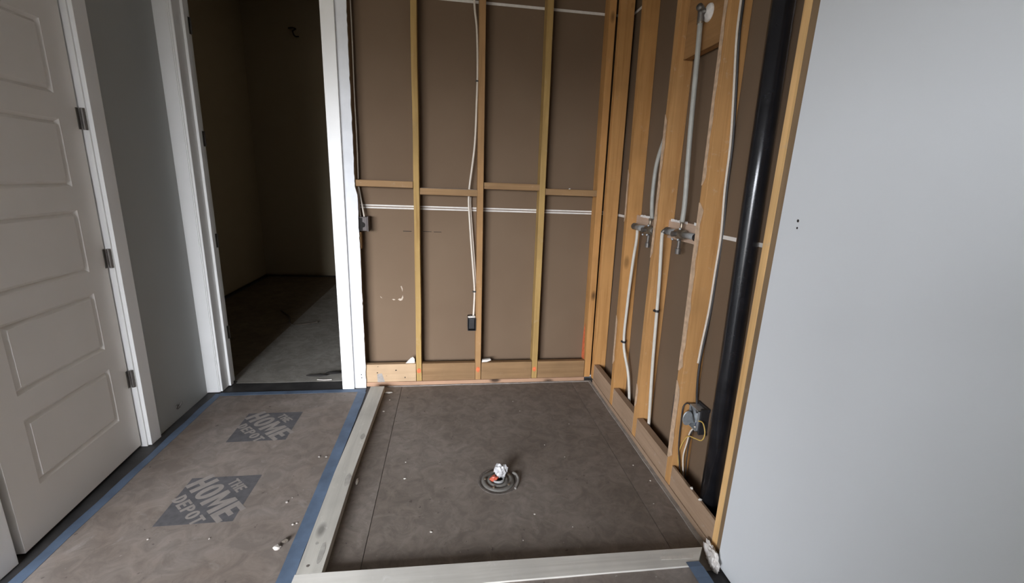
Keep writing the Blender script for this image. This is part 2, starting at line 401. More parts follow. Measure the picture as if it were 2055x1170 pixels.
# jagged edge of the cut drywall next to the studs
prof = [(-.64, FZ)]
zz = FZ
edge = []
random.seed(3)
while zz < CEIL:
    xx = -.560 + (-.012 if (1.325 < zz < 3) else 0) + random.uniform(-.0022, .0022)
    edge.append((xx, zz)); zz += random.uniform(.012, .05)
edge.append((-.570, CEIL))
slab(bm, [(-.64, FZ)] + edge + [(-.64, CEIL)], 1, 2.868, 2.8805)
wd_ = struct(finish('wall_doorway', bm, M_dryw))
bm = B(); lathe(bm, (-.588, 2.8678, .095), [(.004, 0), (.003, -.0003)], 12, axis=1); finish('screw_hole', bm, M_dark, wd_)
bm = B(); lathe(bm, (-.587, 2.8678, .072), [(.004, 0), (.003, -.0003)], 12, axis=1); finish('screw_hole', bm, M_dark, wd_)
random.seed(7)

# ---- doorway trim
def trim(name, parts, mat=None):
    bm = B()
    for p in parts: box(bm, *p, bev=.0022)
    return struct(finish(name, bm, mat or M_trim))
trim('trim_1', [(-1.556, -1.483, 2.850, 2.868, 0.002, 2.53), (-1.4835, -1.477, 2.8535, 2.868, 0.002, 2.45)])
trim('trim_2', [(-0.711, -0.635, 2.850, 2.868, -0.001, 2.53)])
trim('trim_3', [(-1.483, -0.711, 2.850, 2.868, 2.455, 2.53)])
j1 = trim('trim_4', [(-1.483, -1.465, 2.860, 3.030, 0.004, 2.45), (-1.465, -1.450, 2.942, 2.977, 0.004, 2.44)])
trim('trim_5', [(-0.711, -0.700, 2.860, 3.030, 0.002, 2.45), (-1.483, -.711, 2.86, 3.03, 2.44, 2.455)])
def hinge(bmk, y0, y1, z0, z1, x, leafx):
    pass
for (ya, yb, za, zb) in ((2.983, 3.024, 2.155, 2.242), (2.983, 3.024, 1.545, 1.632), (2.983, 3.024, .93, 1.017), (2.983, 3.024, .315, .402)):
    bm = B(); box(bm, -1.465, -1.4622, ya, yb, za, zb, bev=.0008)
    h = finish('hinge_leaf', bm, M_nickel, j1)
    bm = B(); tube(bm, [(-1.459, yb-.006, za), (-1.459, yb-.006, zb)], .0055, 12, smooth=False)
    finish('hinge_barrel', bm, M_nickel, h, smooth=True)

# ---- door_1 in the left wall, standing slightly open
DH = 2.428
y_h, x_h = 2.252, -1.578
y_l, x_l = 1.560, -1.5405
dvec = Vector((x_l-x_h, y_l-y_h, 0)); DL = dvec.length; du = dvec.normalized(); dn = Vector((-du.y, du.x, 0))
if dn.x < 0: dn = -dn
def DP(d, z, n): return Vector((x_h, y_h, 0)) + du*d + dn*n + Vector((0, 0, z))
d1 = thing('door_1', (x_h, y_h, 0.012), 'white panelled interior door standing slightly open in the left wall', 'door'); struct(d1)
bm = B()
def quad(a, b_, c_, d_): bm.faces.new([bm.verts.new(p) for p in (a, b_, c_, d_)])
def rect(d0, d1_, z0, z1, n): quad(DP(d0, z0, n), DP(d1_, z0, n), DP(d1_, z1, n), DP(d0, z1, n))
PD0, PD1 = .115, .575
zs = [.012]; pans = []
for k in range(6):
    c_ = .352+k*.3665; pans.append((c_-.135, c_+.135))
# stiles
rect(0, PD0, .012, DH, 0); rect(PD1, DL, .012, DH, 0)
prev = .012
for (a, b_) in pans:
    rect(PD0, PD1, prev, a, 0); prev = b_
    g = .0125; dp = -.012
    o_ = [(PD0, a), (PD1, a), (PD1, b_), (PD0, b_)]
    m_ = [(PD0+g, a+g), (PD1-g, a+g), (PD1-g, b_-g), (PD0+g, b_-g)]
    i_ = [(PD0+2*g, a+2*g), (PD1-2*g, a+2*g), (PD1-2*g, b_-2*g), (PD0+2*g, b_-2*g)]
    for k in range(4):
        k2 = (k+1) % 4
        quad(DP(*o_[k], 0), DP(*o_[k2], 0), DP(*m_[k2], dp), DP(*m_[k], dp))
        quad(DP(*m_[k], dp), DP(*m_[k2], dp), DP(*i_[k2], -.0005), DP(*i_[k], -.0005))
    rect(PD0+2*g, PD1-2*g, a+2*g, b_-2*g, -.0005)
rect(PD0, PD1, prev, DH, 0)
T = -.036
rect(0, DL, .012, DH, T)
quad(DP(0, .012, 0), DP(0, DH, 0), DP(0, DH, T), DP(0, .012, T)); quad(DP(DL, .012, 0), DP(DL, DH, 0), DP(DL, DH, T), DP(DL, .012, T))
quad(DP(0, .012, 0), DP(DL, .012, 0), DP(DL, .012, T), DP(0, .012, T)); quad(DP(0, DH, 0), DP(DL, DH, 0), DP(DL, DH, T), DP(0, DH, T))
bmesh.ops.remove_doubles(bm, verts=bm.verts, dist=1e-5)
finish('door_panel', bm, M_door, d1)
for zc in (2.215, 1.600, .990, .382):
    bm = B(); tube(bm, [(-1.5625, 2.2555, zc-.045), (-1.5625, 2.2555, zc+.045)], .0075, 14, smooth=False)
    for k in (-.027, -.009, .009, .027):
        lathe(bm, (-1.5625, 2.2555, zc+k), [(.0084, -.001), (.0084, .001)], 14)
    box(bm, -1.5775, -1.5745, 2.238, 2.250, zc-.044, zc+.044)
    finish('hinge', bm, M_nickel, d1, smooth=False)
# door casing and jamb
bm = B()
box(bm, -1.555, -1.537, 2.2685, 2.345, -0.001, 2.52, bev=.002)
struct(finish('trim_6', bm, M_trim))
bm = B(); box(bm, -1.555, -1.537, 1.445, 1.527, 0.0, 2.52, bev=.002); struct(finish('trim_7', bm, M_trim))
bm = B(); box(bm, -1.555, -1.537, 1.527, 2.2685, 2.437, 2.52, bev=.002); struct(finish('trim_8', bm, M_trim))
bm = B(); box(bm, -1.66, -1.5552, 2.262, 2.276, FZ, 2.45, bev=.001); box(bm, -1.66, -1.5552, 1.5, 1.545, FZ, 2.45, bev=.001); box(bm, -1.66, -1.5552, 1.545, 2.262, 2.437, 2.45)
struct(finish('trim_9', bm, M_trim))

# ---- room beyond the doorway
bm = B(); box(bm, -2.64, -2.54, 2.99, 6.6, .03, 3.5); box(bm, -2.64, -2.58, 2.99, 6.6, FZ, .03); struct(finish('wall_far_left', bm, M_darkroom))
bm = B(); box(bm, -2.64, 1.2, 6.45, 6.55, .03, 3.5); box(bm, -2.64, 1.2, 6.5, 6.55, FZ, .03); struct(finish('wall_far_back', bm, M_darkroom))
bm = B(); box(bm, .9, 1.0, 2.985, 6.45, FZ, 3.5); struct(finish('wall_far_right', bm, M_darkroom))
bm = B(); box(bm, -2.64, -1.485, 2.99, 3.02, FZ, 3.5); box(bm, -1.485, -.70, 2.99, 3.02, 2.455, 3.5); box(bm, -.70, .9, 2.99, 3.02, FZ, 3.5)
struct(finish('wall_far_front', bm, M_darkroom))
bm = B(); box(bm, -2.7, 1.2, 2.9, 6.6, 3.5, 3.55); struct(finish('ceiling_far', bm, M_darkroom))
bm = B(); box(bm, -2.5, -1.4985, 3.03, 6.40, FZ, -.002); tag(finish('plywood_sheet', bm, M_dply, base=(-2, 4.7, 0)), 'dark bare plywood sheet on the floor at the left of the unlit room', 'plywood')
bm = B(); slab(bm, [(-1.497, 3.035), (-1.448, 3.03), (-1.44, 2.992), (-1.2, 2.986), (-.95, 2.990), (-.80, 2.984), (-.716, 2.988), (-.716, 3.035), (.85, 3.035), (.85, 6.38), (-1.497, 6.38)], 2, FZ, -.0028)
tag(finish('floor_paper', bm, M_dpaper, base=(-1, 4, 0)), 'dull protective paper covering the floor inside the unlit room', 'floor paper')
# torn paper and creases
random.seed(11)
bm = B()
for (c, r, st) in (((-.93, 3.075), .03, (2.6, .5)), ((-.83, 3.11), .035, (1.8, .6)), ((-.76, 3.14), .025, (1.5, .7))):
    c2 = chip((c[0], c[1], .001), r, .25, c[0]*9, st); me = bpy.data.meshes.new('tmp'); c2.to_mesh(me); c2.free(); bm.from_mesh(me); bpy.data.meshes.remove(me)
tag(finish('torn_paper', bm, M_dark, base=(-.85, 3.1, 0)), 'dark torn scrap of paper on the floor just inside the doorway', 'paper scrap')
bm = B(); tube(bm, [(-.92, 3.012, .000), (-.87, 3.000, .001), (-.82, 3.006, .000)], .003, 6); tag(finish('paper_curl', bm, M_chip, base=(-.87, 3.03, 0)), 'thin pale curl of paper in front of the dark torn scrap in the doorway', 'paper scrap')
bm = B(); tube(bm, [(-1.74, 4.69, .009), (-1.60, 4.50, .010), (-1.50, 4.25, .010), (-1.40, 4.22, .010), (-1.27, 4.30, .009)], .007, 6)
tag(finish('wire_scrap', bm, M_scrap, base=(-1.5, 4.4, 0)), 'dark length of scrap lying on the floor deep in the unlit room', 'scrap')
bm = B(); tube(bm, [(-1.99, 6.44, 3.165), (-1.94, 6.42, 3.165), (-1.90, 6.42, 3.155), (-1.935, 6.42, 3.13), (-1.925, 6.42, 3.085), (-1.90, 6.42, 3.07), (-1.87, 6.43, 3.075)], .008, 8)
tag(finish('wall_hook', bm, M_dark, base=(-1.93, 6.44, 3.07)), 'small dark hook high on the far wall of the unlit room', 'hook')

# ------------------------------------------------------------------ framing
def board(name, dims, mat, label, cat='stud', group=None, lean=(0, 0), bev=.002, wob=.0):
    x0, x1, y0, y1, z0, z1 = dims
    bm = B(); box(bm, *dims, bev=bev, lean=lean, wob=wob)
    base = ((x0+x1)/2, (y0+y1)/2, z0)
    return tag(finish(name, bm, mat, base=base), label, cat, group)
GB = 'wall studs of the shower back wall'; GR = 'wall studs of the shower side wall'
TOP = 2.745
D0, D1 = YB, 2.9685
sl = board('wall_stud', (-.6395, -.5700, D0, D1, 0.03, TOP), M_stud_d, 'shaded wall stud behind the cut drywall edge beside the doorway', group=GB)  # dark wood colour carries the shade behind the drywall edge
s1 = board('wall_stud', (-.222, -.186, D0, D1, 0.03, TOP), M_stud_y, 'rough yellowish wall stud of the back wall, nearest the doorway in the open bay', group=GB, wob=.0035, bev=.003)
s2 = board('wall_stud', (.187, .2255, D0, D1, 0.03, TOP), M_stud_b, 'orange back-wall stud carrying the black outlet box low on its left side', group=GB, lean=(-.006, 0), wob=.001)
s3 = board('wall_stud', (.595, .633, D0, D1, 0.03, TOP), M_stud_y, 'yellowish back-wall stud between the outlet box stud and the corner', group=GB, lean=(-.008, 0), wob=.0015)
sc_ = board('corner_stud', (.990, 1.0335, D0, D1, 0.03, TOP), M_stud_o, 'corner stud of the back wall with orange spray at its foot', group=GB, lean=(-.013, 0))
a1 = board('corner_stud', (1.0405, 1.1285, 2.838, 2.8795, 0.03, TOP), M_stud_o, 'first side-wall stud in the corner of the shower', group=GR, lean=(-.010, 0.004))
b1 = board('wall_stud', (XR, 1.1285, 2.448, 2.488, 0.03, TOP), M_stud_o, 'side-wall stud left of the hidden shower valve with a tube clamped in front', group=GR, lean=(0, .042), wob=.001)
c1 = board('wall_stud', (XR, 1.1285, 2.083, 2.124, 0.03, TOP), M_stud_w, 'side-wall stud between the two shower valves', group=GR, lean=(0, .018), wob=.001)
dd1 = board('wall_stud', (XR, 1.1285, 1.678, 1.722, 0.03, TOP), M_stud_w, 'whitish-edged side-wall stud with the white cable running down it', group=GR, lean=(0, .022), wob=.001)
e1 = board('wall_stud', (XR, 1.1285, 1.2935, 1.3275, 0.0, TOP), M_stud_l, 'pale end stud of the side wall beside the grey painted wall', group=GR, lean=(0, .006), wob=.0005)
e2 = board('dark_strip', (1.0370, 1.1285, 1.2535, 1.2915, 0.0, TOP), M_stud_d, 'dark thin strip between the end stud and the grey painted wall', 'furring strip', wob=.0006, lean=(0, .004))  # dark wood board forming the dark band beside the end stud
# plaster film left on the narrow faces where the old wall board was glued
def film(par, y0, y1, ly, segs, seed):
    for (za, zb, f) in segs:
        bm = B(); n = max(3, int((zb-za)/.03)); Lp = []; Rp = []
        for i in range(n+1):
            z = za+(zb-za)*i/n; e = (.25 if i in (0, n) else 1.0)
            w = (y1-y0)*f*e*(1+.6*mnoise.noise(Vector((z*14, seed, 0))))
            yc = y1+ly*z-.0015
            Lp.append((yc, z)); Rp.append((max(yc-w, y0+ly*z+.002), z))
        slab(bm, Lp+Rp[::-1], 0, XR-.0026, XR-.0019)
        o = finish('plaster_film', bm, M_film, par); o['label'] = 'pale dried plaster film on the narrow face'
film(dd1, 1.678, 1.722, .022, [(.16, .55, .8), (.6, 1.35, .75), (1.42, 2.2, .5)], 1)
film(c1, 2.083, 2.124, .018, [(.2, .34, .6), (1.05, 1.75, .6)], 2)
film(b1, 2.448, 2.488, .042, [(.3, .62, .6), (1.2, 1.5, .5)], 3)
# spray marks on the stud feet
def spray(par, pts, y=None, x=None, mat=None, nm='paint_mark'):
    bm = B()
    if y is not None: slab(bm, pts, 1, y-.0007, y-.0002)
    else: slab(bm, pts, 0, x-.0007, x-.0002)
    o = finish(nm, bm, mat or M_red, par); o['label'] = 'orange spray paint mark'; return o
def blob(cx, cz, rx, rz, n=16, seed=0):
    return [(cx+rx*math.cos(2*math.pi*i/n)*(1+.3*mnoise.noise(Vector((i*.9, seed, 0)))), cz+rz*math.sin(2*math.pi*i/n)*(1+.35*mnoise.noise(Vector((i*.7, seed+5, 0))))) for i in range(n)]
spray(s1, blob(-.205, .108, .014, .018, seed=1), y=YB-.001)
spray(s2, blob(.205, .108, .013, .020, seed=2), y=YB-.0005)
spray(s3, blob(.612, .102, .013, .018, seed=3), y=YB-.0005)
bm = B()
slab(bm, [(2.90, .16), (2.965, .15), (2.965, .27), (2.955, .36), (2.935, .43), (2.925, .36), (2.915, .26)], 0, .9865, .9872)
for v in bm.verts: v.co.x += -.013*v.co.z + .0004
spo = finish('paint_mark', bm, M_red, sc_); spo['label'] = 'orange spray paint mark'
# plates and blocks, back wall
board('sole_plate', (-.5600, .9895, YB-.003, 2.9685, 0.0, .029), M_plate, 'reddish sole plate under the back wall blocking', 'plate')
GK = 'blocking boards at the foot of the back wall'
k1 = board('blocking_board', (-.5640, -.2250, YB+.001, YB+.038, .0300, .160), M_blk_pale, 'pale new pine blocking board beside the doorway drywall', 'blocking', GK)
board('blocking_board', (-.1820, .1850, YB+.001, YB+.038, .0300, .160), M_blk_y, 'brown blocking board with a large knot, between first and second back-wall studs', 'blocking', GK)
board('blocking_board', (.2290, .5910, YB+.001, YB+.038, .0300, .158), M_blk_y, 'brown blocking board on the floor plate right of the outlet box stud', 'blocking', GK)
board('blocking_board', (.6360, .9850, YB+.001, YB+.038, .0300, .158), M_blk_y, 'brown blocking board next to the shower corner on the back wall', 'blocking', GK)
for (cx, cz, rx, rz) in ((-.485, .100, .004, .004), (-.36, .115, .006, .004), (-.425, .075, .002, .002), (-.30, .06, .003, .006), (-.48, .145, .003, .002)):
    bm = B(); slab(bm, blob(cx, cz, rx, rz, 10, cx*9), 1, YB+.0003, YB+.0008); finish('knot', bm, M_dark, k1)
bm = B(); slab(bm, [(-.485, .03), (-.487, .09), (-.455, .095), (-.445, .06), (-.437, .03)], 1, YB+.0003, YB+.0008)
bm2 = finish('dust_smear', bm, M_cement, k1)
GN = 'short horizontal blocks between the back-wall studs'
board('cross_block', (-.5690, -.2245, YB, 2.9685, 1.345, 1.384), M_nog, 'cross block at chest height beside the doorway drywall', 'cross block', GN)
n2 = board('cross_block', (-.1820, .1810, YB-.002, 2.9685, 1.307, 1.347), M_nog, 'dust-topped cross block with the white cable passing through it', 'cross block', GN)
board('cross_block', (.2215, .5840, YB, 2.9685, 1.355, 1.396), M_nog, 'reddish-brown cross block right of the cable, set highest of the four', 'cross block', GN)
board('cross_block', (.6250, .9720, YB, 2.9685, 1.331, 1.371), M_nog, 'plain cross block beside the shower corner', 'cross block', GN)
bm = B(); box(bm, -.175, .175, YB+.002, 2.965, 1.3471, 1.3480); o = finish('dust_layer', bm, M_cement, n2)
# plates and blocks, side wall
board('sole_plate', (XR-.003, 1.1285, 1.328, 2.836, 0.0, .029), M_plates, 'dusty sole plate running under the side wall blocking', 'plate')
GS = 'blocking boards at the foot of the side wall'
board('blocking_board', (XR+.001, 1.079, 2.4915, 2.834, .0300, .146), M_ply, 'dusty blocking board on the side wall nearest the back corner', 'blocking', GS)
board('blocking_board', (XR+.001, 1.079, 2.1290, 2.4465, .0300, .152), M_ply, 'dusty side-wall blocking board below the first shower valve', 'blocking', GS)
board('blocking_board', (XR+.001, 1.079, 1.7270, 2.0815, .0300, .150), M_ply, 'dusty side-wall blocking board below the second shower valve', 'blocking', GS)
board('blocking_board', (XR+.001, 1.0540, 1.3290, 1.6765, .0300, .138), M_ply, 'dusty side-wall blocking board in front of the black pipe', 'blocking', GS)
board('header_block', (1.079, 1.117, 1.7725, 2.118, 1.985, 2.25), M_hblk, 'wide brown block behind the shower head elbow, between two side-wall studs', 'blocking')
vb1 = board('valve_block', (1.0985, 1.1280, 2.178, 2.497, 1.165, 1.243), M_mblk, 'whitish-edged block behind the left shower valve', 'blocking', 'blocks behind the shower valves')
vb2 = board('valve_block', (1.0985, 1.1280, 1.7530, 2.103, 1.160, 1.250), M_mblk, 'chipped whitish-edged block behind the right shower valve', 'blocking', 'blocks behind the shower valves')

for (ya, yb, zt) in ((2.19, 2.44, 1.243), (1.775, 1.865, 1.250), (1.925, 2.08, 1.250)):
    par = vb2 if ya < 2.1 else vb1
    bm = B(); n = 14; T_ = []; L_ = []
    for i in range(n+1):
        y = ya+(yb-ya)*i/n; T_.append((y, zt+.006+.006*mnoise.noise(Vector((y*40, 1, 0))))); L_.append((y, zt-.006+.005*mnoise.noise(Vector((y*50, 5, 0)))))
    slab(bm, L_+T_[::-1], 0, 1.0965, 1.0985)
    o = finish('chipped_plaster_edge', bm, M_gyps, par); o['label'] = 'whitish chipped plaster along the top edge'
# ------------------------------------------------------------------ shower floor and curbs
G = 'subfloor sheets of the shower'
for (x0, x1, lab) in ((-.535, -.3215, 'narrow grey subfloor strip beside the long left curb board'), (-.3190, .8835, 'wide dusty grey subfloor sheet around the drain'), (.8860, 1.0375, 'narrow grey subfloor strip along the side wall')):
    bm = B(); box(bm, x0, x1, 1.24, 2.877, FZ, 0.0, bev=.0006)
    tag(finish('subfloor_sheet', bm, M_sub, base=((x0+x1)/2, 2, FZ)), lab, 'subfloor sheet', G)
bm = B(); slab(bm, strip_poly(1.018, 1.0375, 1.34, 2.875, .004, .0), 2, .0, .004)
tag(finish('mortar_line', bm, M_cement, base=(1.03, 2, 0)), 'pale line of dried mortar along the side wall plate', 'mortar line')
bm = B(); slab(bm, strip_poly(-.42, 1.018, 2.862, 2.8775, .004, .0, along='x'), 2, .0, .004)
tag(finish('mortar_line', bm, M_cement, base=(.3, 2.87, 0)), 'pale line of dried mortar along the back wall plate', 'mortar line')
def curb(name, poly, mat, label):
    bm = B(); slab(bm, poly, 2, 0.0, .038)
    es = [e for e in bm.edges if e.calc_face_angle(0) > .6]
    bmesh.ops.bevel(bm, geom=es, offset=.0025, segments=2, affect='EDGES')
    cx = sum(p[0] for p in poly)/len(poly); cyy = sum(p[1] for p in poly)/len(poly)
    return tag(finish(name, bm, mat, base=(cx, cyy, 0)), label, 'curb board')
cl = curb('curb_board', [(-.531, 1.342), (-.444, 1.342), (-.448, 1.9), (-.428, 2.80), (-.517, 2.80), (-.535, 1.9)], M_curb_y, 'long pale dusty curb board running from front to back at the left of the shower')
cf = curb('curb_board', [(-.536, 1.247), (.925, 1.232), (.990, 1.309), (-.440, 1.340), (-.534, 1.340)], M_curb_x, 'pale curb board across the front of the shower')
for (x, y, rx, ry) in ((-.460, 2.20, .012, .028), (-.462, 1.845, .014, .045), (-.468, 1.43, .010, .05), (-.497, 1.476, .006, .007)):
    bm = B(); slab(bm, blob(x, y, rx, ry, 14, x*7+y), 2, .0381, .0386); finish('grey_smear', bm, M_smear, cl)
for (x, y) in ((-.50, 1.374), (-.52, 1.30)):
    bm = B(); slab(bm, blob(x, y, .006, .005, 10, x), 2, .0381, .0386); finish('nail_dent', bm, M_groove, cl if y > 1.34 else cf)
bm = B(); slab(bm, [(.80, 1.268), (.86, 1.264), (.925, 1.262), (.93, 1.276), (.86, 1.280), (.805, 1.283)], 2, .0381, .0388); finish('plaster_smear', bm, M_chip, cf)
# mortar crumbs under the inner curb side
# plaster lump and broken drywall foot at the end stud
bm = B(); bmesh.ops.create_icosphere(bm, subdivisions=4, radius=1.0)
for v in bm.verts:
    d = v.co.normalized(); k = 1+.5*mnoise.noise(d*1.6+Vector((5, 2, 8)))+.38*mnoise.noise(d*3.7)
    x = 1.012+d.x*k*.016+.010*(d.y*k); y = 1.275+d.y*k*.058; z = .020+d.z*k*.040
    v.co = Vector((min(x, 1.0275), y, max(z, -.003)))
tag(finish('plaster_lump', bm, M_gyps, base=(1.02, 1.29, 0)), 'broken white plaster lump at the foot of the end stud', 'plaster')

# ------------------------------------------------------------------ floor paper with prints, tape
fp = thing('floor_paper', (-1.0, 1.2, 0), 'brown protective floor paper with two dark printed logos on the hall floor', 'floor paper')
bm = B(); slab(bm, strip_poly(-1.478, -.560, -2.9, 2.835, .002, .002), 2, FZ, 0.0)
finish('paper_sheet', bm, M_paper, fp)
CS = math.sqrt(.5)
def _rc(x0, y0, x1, y1): return [(x0, y0), (x1, y0), (x1, y1), (x0, y1)]
def _arc(cx, cy_, ro, hi, ri, hj, a0, a1, n=10):
    out = []
    for i in range(n):
        p = math.radians(a0+(a1-a0)*i/n); q = math.radians(a0+(a1-a0)*(i+1)/n)
        out.append([(cx+ro*math.cos(p), cy_+hi*math.sin(p)), (cx+ro*math.cos(q), cy_+hi*math.sin(q)), (cx+ri*math.cos(q), cy_+hj*math.sin(q)), (cx+ri*math.cos(p), cy_+hj*math.sin(p))])
    return out
GLY = {
 'T': [_rc(0, .80, 1, 1), _rc(.34, 0, .66, .80)],
 'H': [_rc(0, 0, .36, 1), _rc(.64, 0, 1, 1), _rc(.36, .40, .64, .58)],
 'E': [_rc(0, 0, .38, 1), _rc(.38, .81, .95, 1), _rc(.38, .41, .85, .59), _rc(.38, 0, .95, .19)],
 'O': _arc(.5, .5, .5, .5, .14, .33, 0, 360, 28),
 'M': [_rc(0, 0, .27, 1), _rc(.73, 0, 1, 1), [(.27, 1), (.27, .58), (.5, .08), (.5, .50)], [(.5, .50), (.5, .08), (.73, .58), (.73, 1)]],
 'D': [_rc(0, 0, .36, 1)] + _arc(.36, .5, .62, .5, .22, .32, -90, 90, 12),
 'P': [_rc(0, 0, .36, 1)] + _arc(.36, .70, .60, .30, .22, .13, -90, 90, 10)}
def text_mesh(bm, body, width, height, center, t_, s_):
    n = len(body); wts = [1.35 if ch == 'M' else 1.0 for ch in body]; gap = .12
    unit = width/(sum(wts)+gap*(n-1)); x = -width/2
    for ch, w_ in zip(body, wts):
        for poly in GLY[ch]:
            vs = []
            for (u_, v_) in poly:
                sv = s_+x+u_*w_*unit; tv = t_+(v_-.5)*height
                vs.append(bm.verts.new((center[0]+sv*CS+tv*CS, center[1]-sv*CS+tv*CS, .0005)))
            bm.faces.new(vs)
        x += (w_+gap)*unit
for (c, w) in (((-1.034, 1.817), .300), ((-1.028, 2.410), .300)):
    h = w/2; e = .022
    # dark square with the four corners as printed (letters cut the top-left and bottom-right ones)
    bm = B(); slab(bm, [(c[0]-h, c[1]-h), (c[0]+h, c[1]-h+.002), (c[0]+h, c[1]+h), (c[0]-h-.006, c[1]+h)], 2, .0001, .0003)
    lg = finish('printed_logo', bm, M_print, fp)
    lg['label'] = 'dark printed square reading THE HOME DEPOT'
    me_all = bmesh.new()
    for (txt, wd2, ht, t_, s_) in (('THE', .105, .046, .107, -.008), ('HOME', .360, .112, .012, .0), ('DEPOT', .235, .052, -.088, .0)):
        text_mesh(me_all, txt, wd2, ht, c, t_, s_)
    finish('lettering', me_all, M_letter, lg)
# paper in front of the front curb, lapping up against the board
bm = B(); prof = [(-2.9, .0), (0.9, .0), (1.10, .008), (1.19, .024), (1.236, .031)]
rows = []
for (yy, z_) in prof:
    rows.append([bm.verts.new((x, yy + (0.009*(.9-x)/1.4 if yy > 1.2 else 0), z_+.002*mnoise.noise(Vector((x*6, yy*9, 0)))*(1 if yy > 1 else 0))) for x in [-.545+i*(1.47/20) for i in range(21)]])
for i in range(len(rows)-1):
    for k in range(20): bm.faces.new((rows[i][k], rows[i][k+1], rows[i+1][k+1], rows[i+1][k]))
tag(finish('floor_paper', bm, M_paper, base=(.2, .8, 0)), 'brown protective paper lapping against the front curb board', 'floor paper')
def tape(poly, label, z0=.0003, z1=.0012):
    bm = B(); slab(bm, poly, 2, z0, z1)
    cx = sum(p[0] for p in poly)/len(poly); cyy = sum(p[1] for p in poly)/len(poly)
    return tag(finish('masking_tape', bm, M_tape, base=(cx, cyy, 0)), label, 'masking tape', 'blue tape edging the floor paper')
tape(strip_poly(-1.499, -1.458, -2.9, 2.832, .008, .004), 'blue masking tape along the left wall under the white door')
tape(strip_poly(-.604, -.548, -2.9, 2.80, .002, .004), 'blue masking tape beside the long left curb board', .0004, .0014)
tape(strip_poly(-1.47, -.555, 2.800, 2.842, .004, .008, along='x'), 'blue masking tape across the doorway threshold', .0013, .0022)
bm = B(); rows = []
for (yy, z_, xa, xb) in ((.6, .001, .92, .975), (1.0, .005, .915, .968), (1.10, .0120, .905, .960), (1.19, .0285, .895, .951), (1.226, .0385, .888, .943), (1.246, .0405, .886, .938)):
    rows.append([bm.verts.new((xa, yy, z_)), bm.verts.new((xb, yy, z_))])
for i in range(len(rows)-1): bm.faces.new((rows[i][0], rows[i][1], rows[i+1][1], rows[i+1][0]))
tag(finish('masking_tape', bm, M_tape, base=(.93, .9, 0)), 'short blue masking tape lapping onto the right end of the front curb', 'masking tape', 'blue tape edging the floor paper')

# ------------------------------------------------------------------ drain
DC = (.238, 1.822, 0)
dr = thing('shower_drain', DC, 'round shower drain stuffed with a plastic bag in the subfloor', 'drain')
bm = B(); lathe(bm, DC, [(.098, .0002), (.096, .0022), (.088, .0024), (.085, .0006)], 48); finish('gouged_ring', bm, M_groove, dr)
bm = B(); lathe(bm, DC, [(.080, .0003), (.079, .006), (.068, .008), (.060, .0075), (.057, .004), (.050, .004), (.048, .009), (.036, .010), (.034, .004)], 48); finish('clamp_ring', bm, M_ring, dr, smooth=True)
bm = B(); lathe(bm, DC, [(.030, .0005), (.030, .018), (.025, .018), (.024, .004), (0, .004)], 40); finish('drain_pipe', bm, M_sleeve, dr, smooth=False)
for k in range(5):
    a = 0.5+k*1.2566; bm = B(); lathe(bm, (DC[0]+.063*math.cos(a), DC[1]+.063*math.sin(a), .0078), [(.006, 0), (.006, .004), (.004, .005), (0, .005)], 10); finish('bolt', bm, M_brass, dr)
# curled debris on the right of the ring
bm = B(); tube(bm, [(.318, 1.87, .004), (.33, 1.845, .012), (.335, 1.81, .010), (.322, 1.775, .006), (.312, 1.755, .004)], .006, 7); 
tag(finish('sealant_curl', bm, M_sleeve2, base=(.33, 1.8, 0)), 'curled grey sealant scrap at the right edge of the drain ring', 'scrap')
bm = B(); bmesh.ops.create_icosphere(bm, subdivisions=3, radius=1.0)
for v in bm.verts:
    d = v.co.normalized(); k = 1.0
    for f_, a_ in ((1.3, .30), (2.7, .22), (5.0, .06)):
        k += a_*(1-2.6*abs(mnoise.noise(d*f_+Vector((3.1, 7.7, 1.9)))))-a_*.4
    pk = max(0.0, d.dot(Vector((-.45, .35, .82))))**7
    pk2 = max(0.0, d.dot(Vector((.80, .25, .48))))**6
    k += .65*pk+.42*pk2
    v.co = Vector((DC[0]+.012+d.x*k*.027, DC[1]+.016+d.y*k*.019, .040+d.z*k*.029))
tag(finish('plastic_bag', bm, M_bag, base=(DC[0], DC[1], .012), smooth=False), 'crumpled whitish plastic bag stuffed in the drain', 'bag')
bm = chip((DC[0]-.022, DC[1]-.004, .012), .017, .8, 4.2, (1.25, .9)); tag(finish('red_wrapper', bm, M_redw, base=(DC[0]-.022, DC[1], .012)), 'crumpled red wrapper beside the plastic bag in the drain', 'wrapper')

# ------------------------------------------------------------------ black vent pipe
bm = B(); tube(bm, [(1.0915, 1.449, .03), (1.089, 1.462, .7), (1.086, 1.480, 1.4), (1.084, 1.508, 2.74)], .0365, 40, smooth=False)
vp = thing('vent_pipe', (1.085, 1.449, .03), 'glossy black plastic drain pipe standing in the last bay of the side wall', 'pipe')
finish('pipe', bm, M_abs, vp, smooth=True)
bm = B(); lathe(bm, (1.0915, 1.449, .029), [(.0372, 0), (.0372, .020), (.0368, .024)], 40); finish('pipe_collar', bm, M_abs, vp, smooth=False)
G = 'white plaster crumbs'
bm = chip((1.047, 1.445, .138), .007, .9, 3); tag(finish('plaster_crumb', bm, M_chip, base=(1.05, 1.40, .03)), 'white plaster crumb on the blocking right in front of the black pipe foot', 'plaster crumb')
bm = chip((1.048, 1.515, .138), .007, .9, 5); tag(finish('plaster_crumb', bm, M_chip, base=(1.06, 1.49, .138)), 'white plaster crumb left of the black pipe foot', 'plaster crumb')

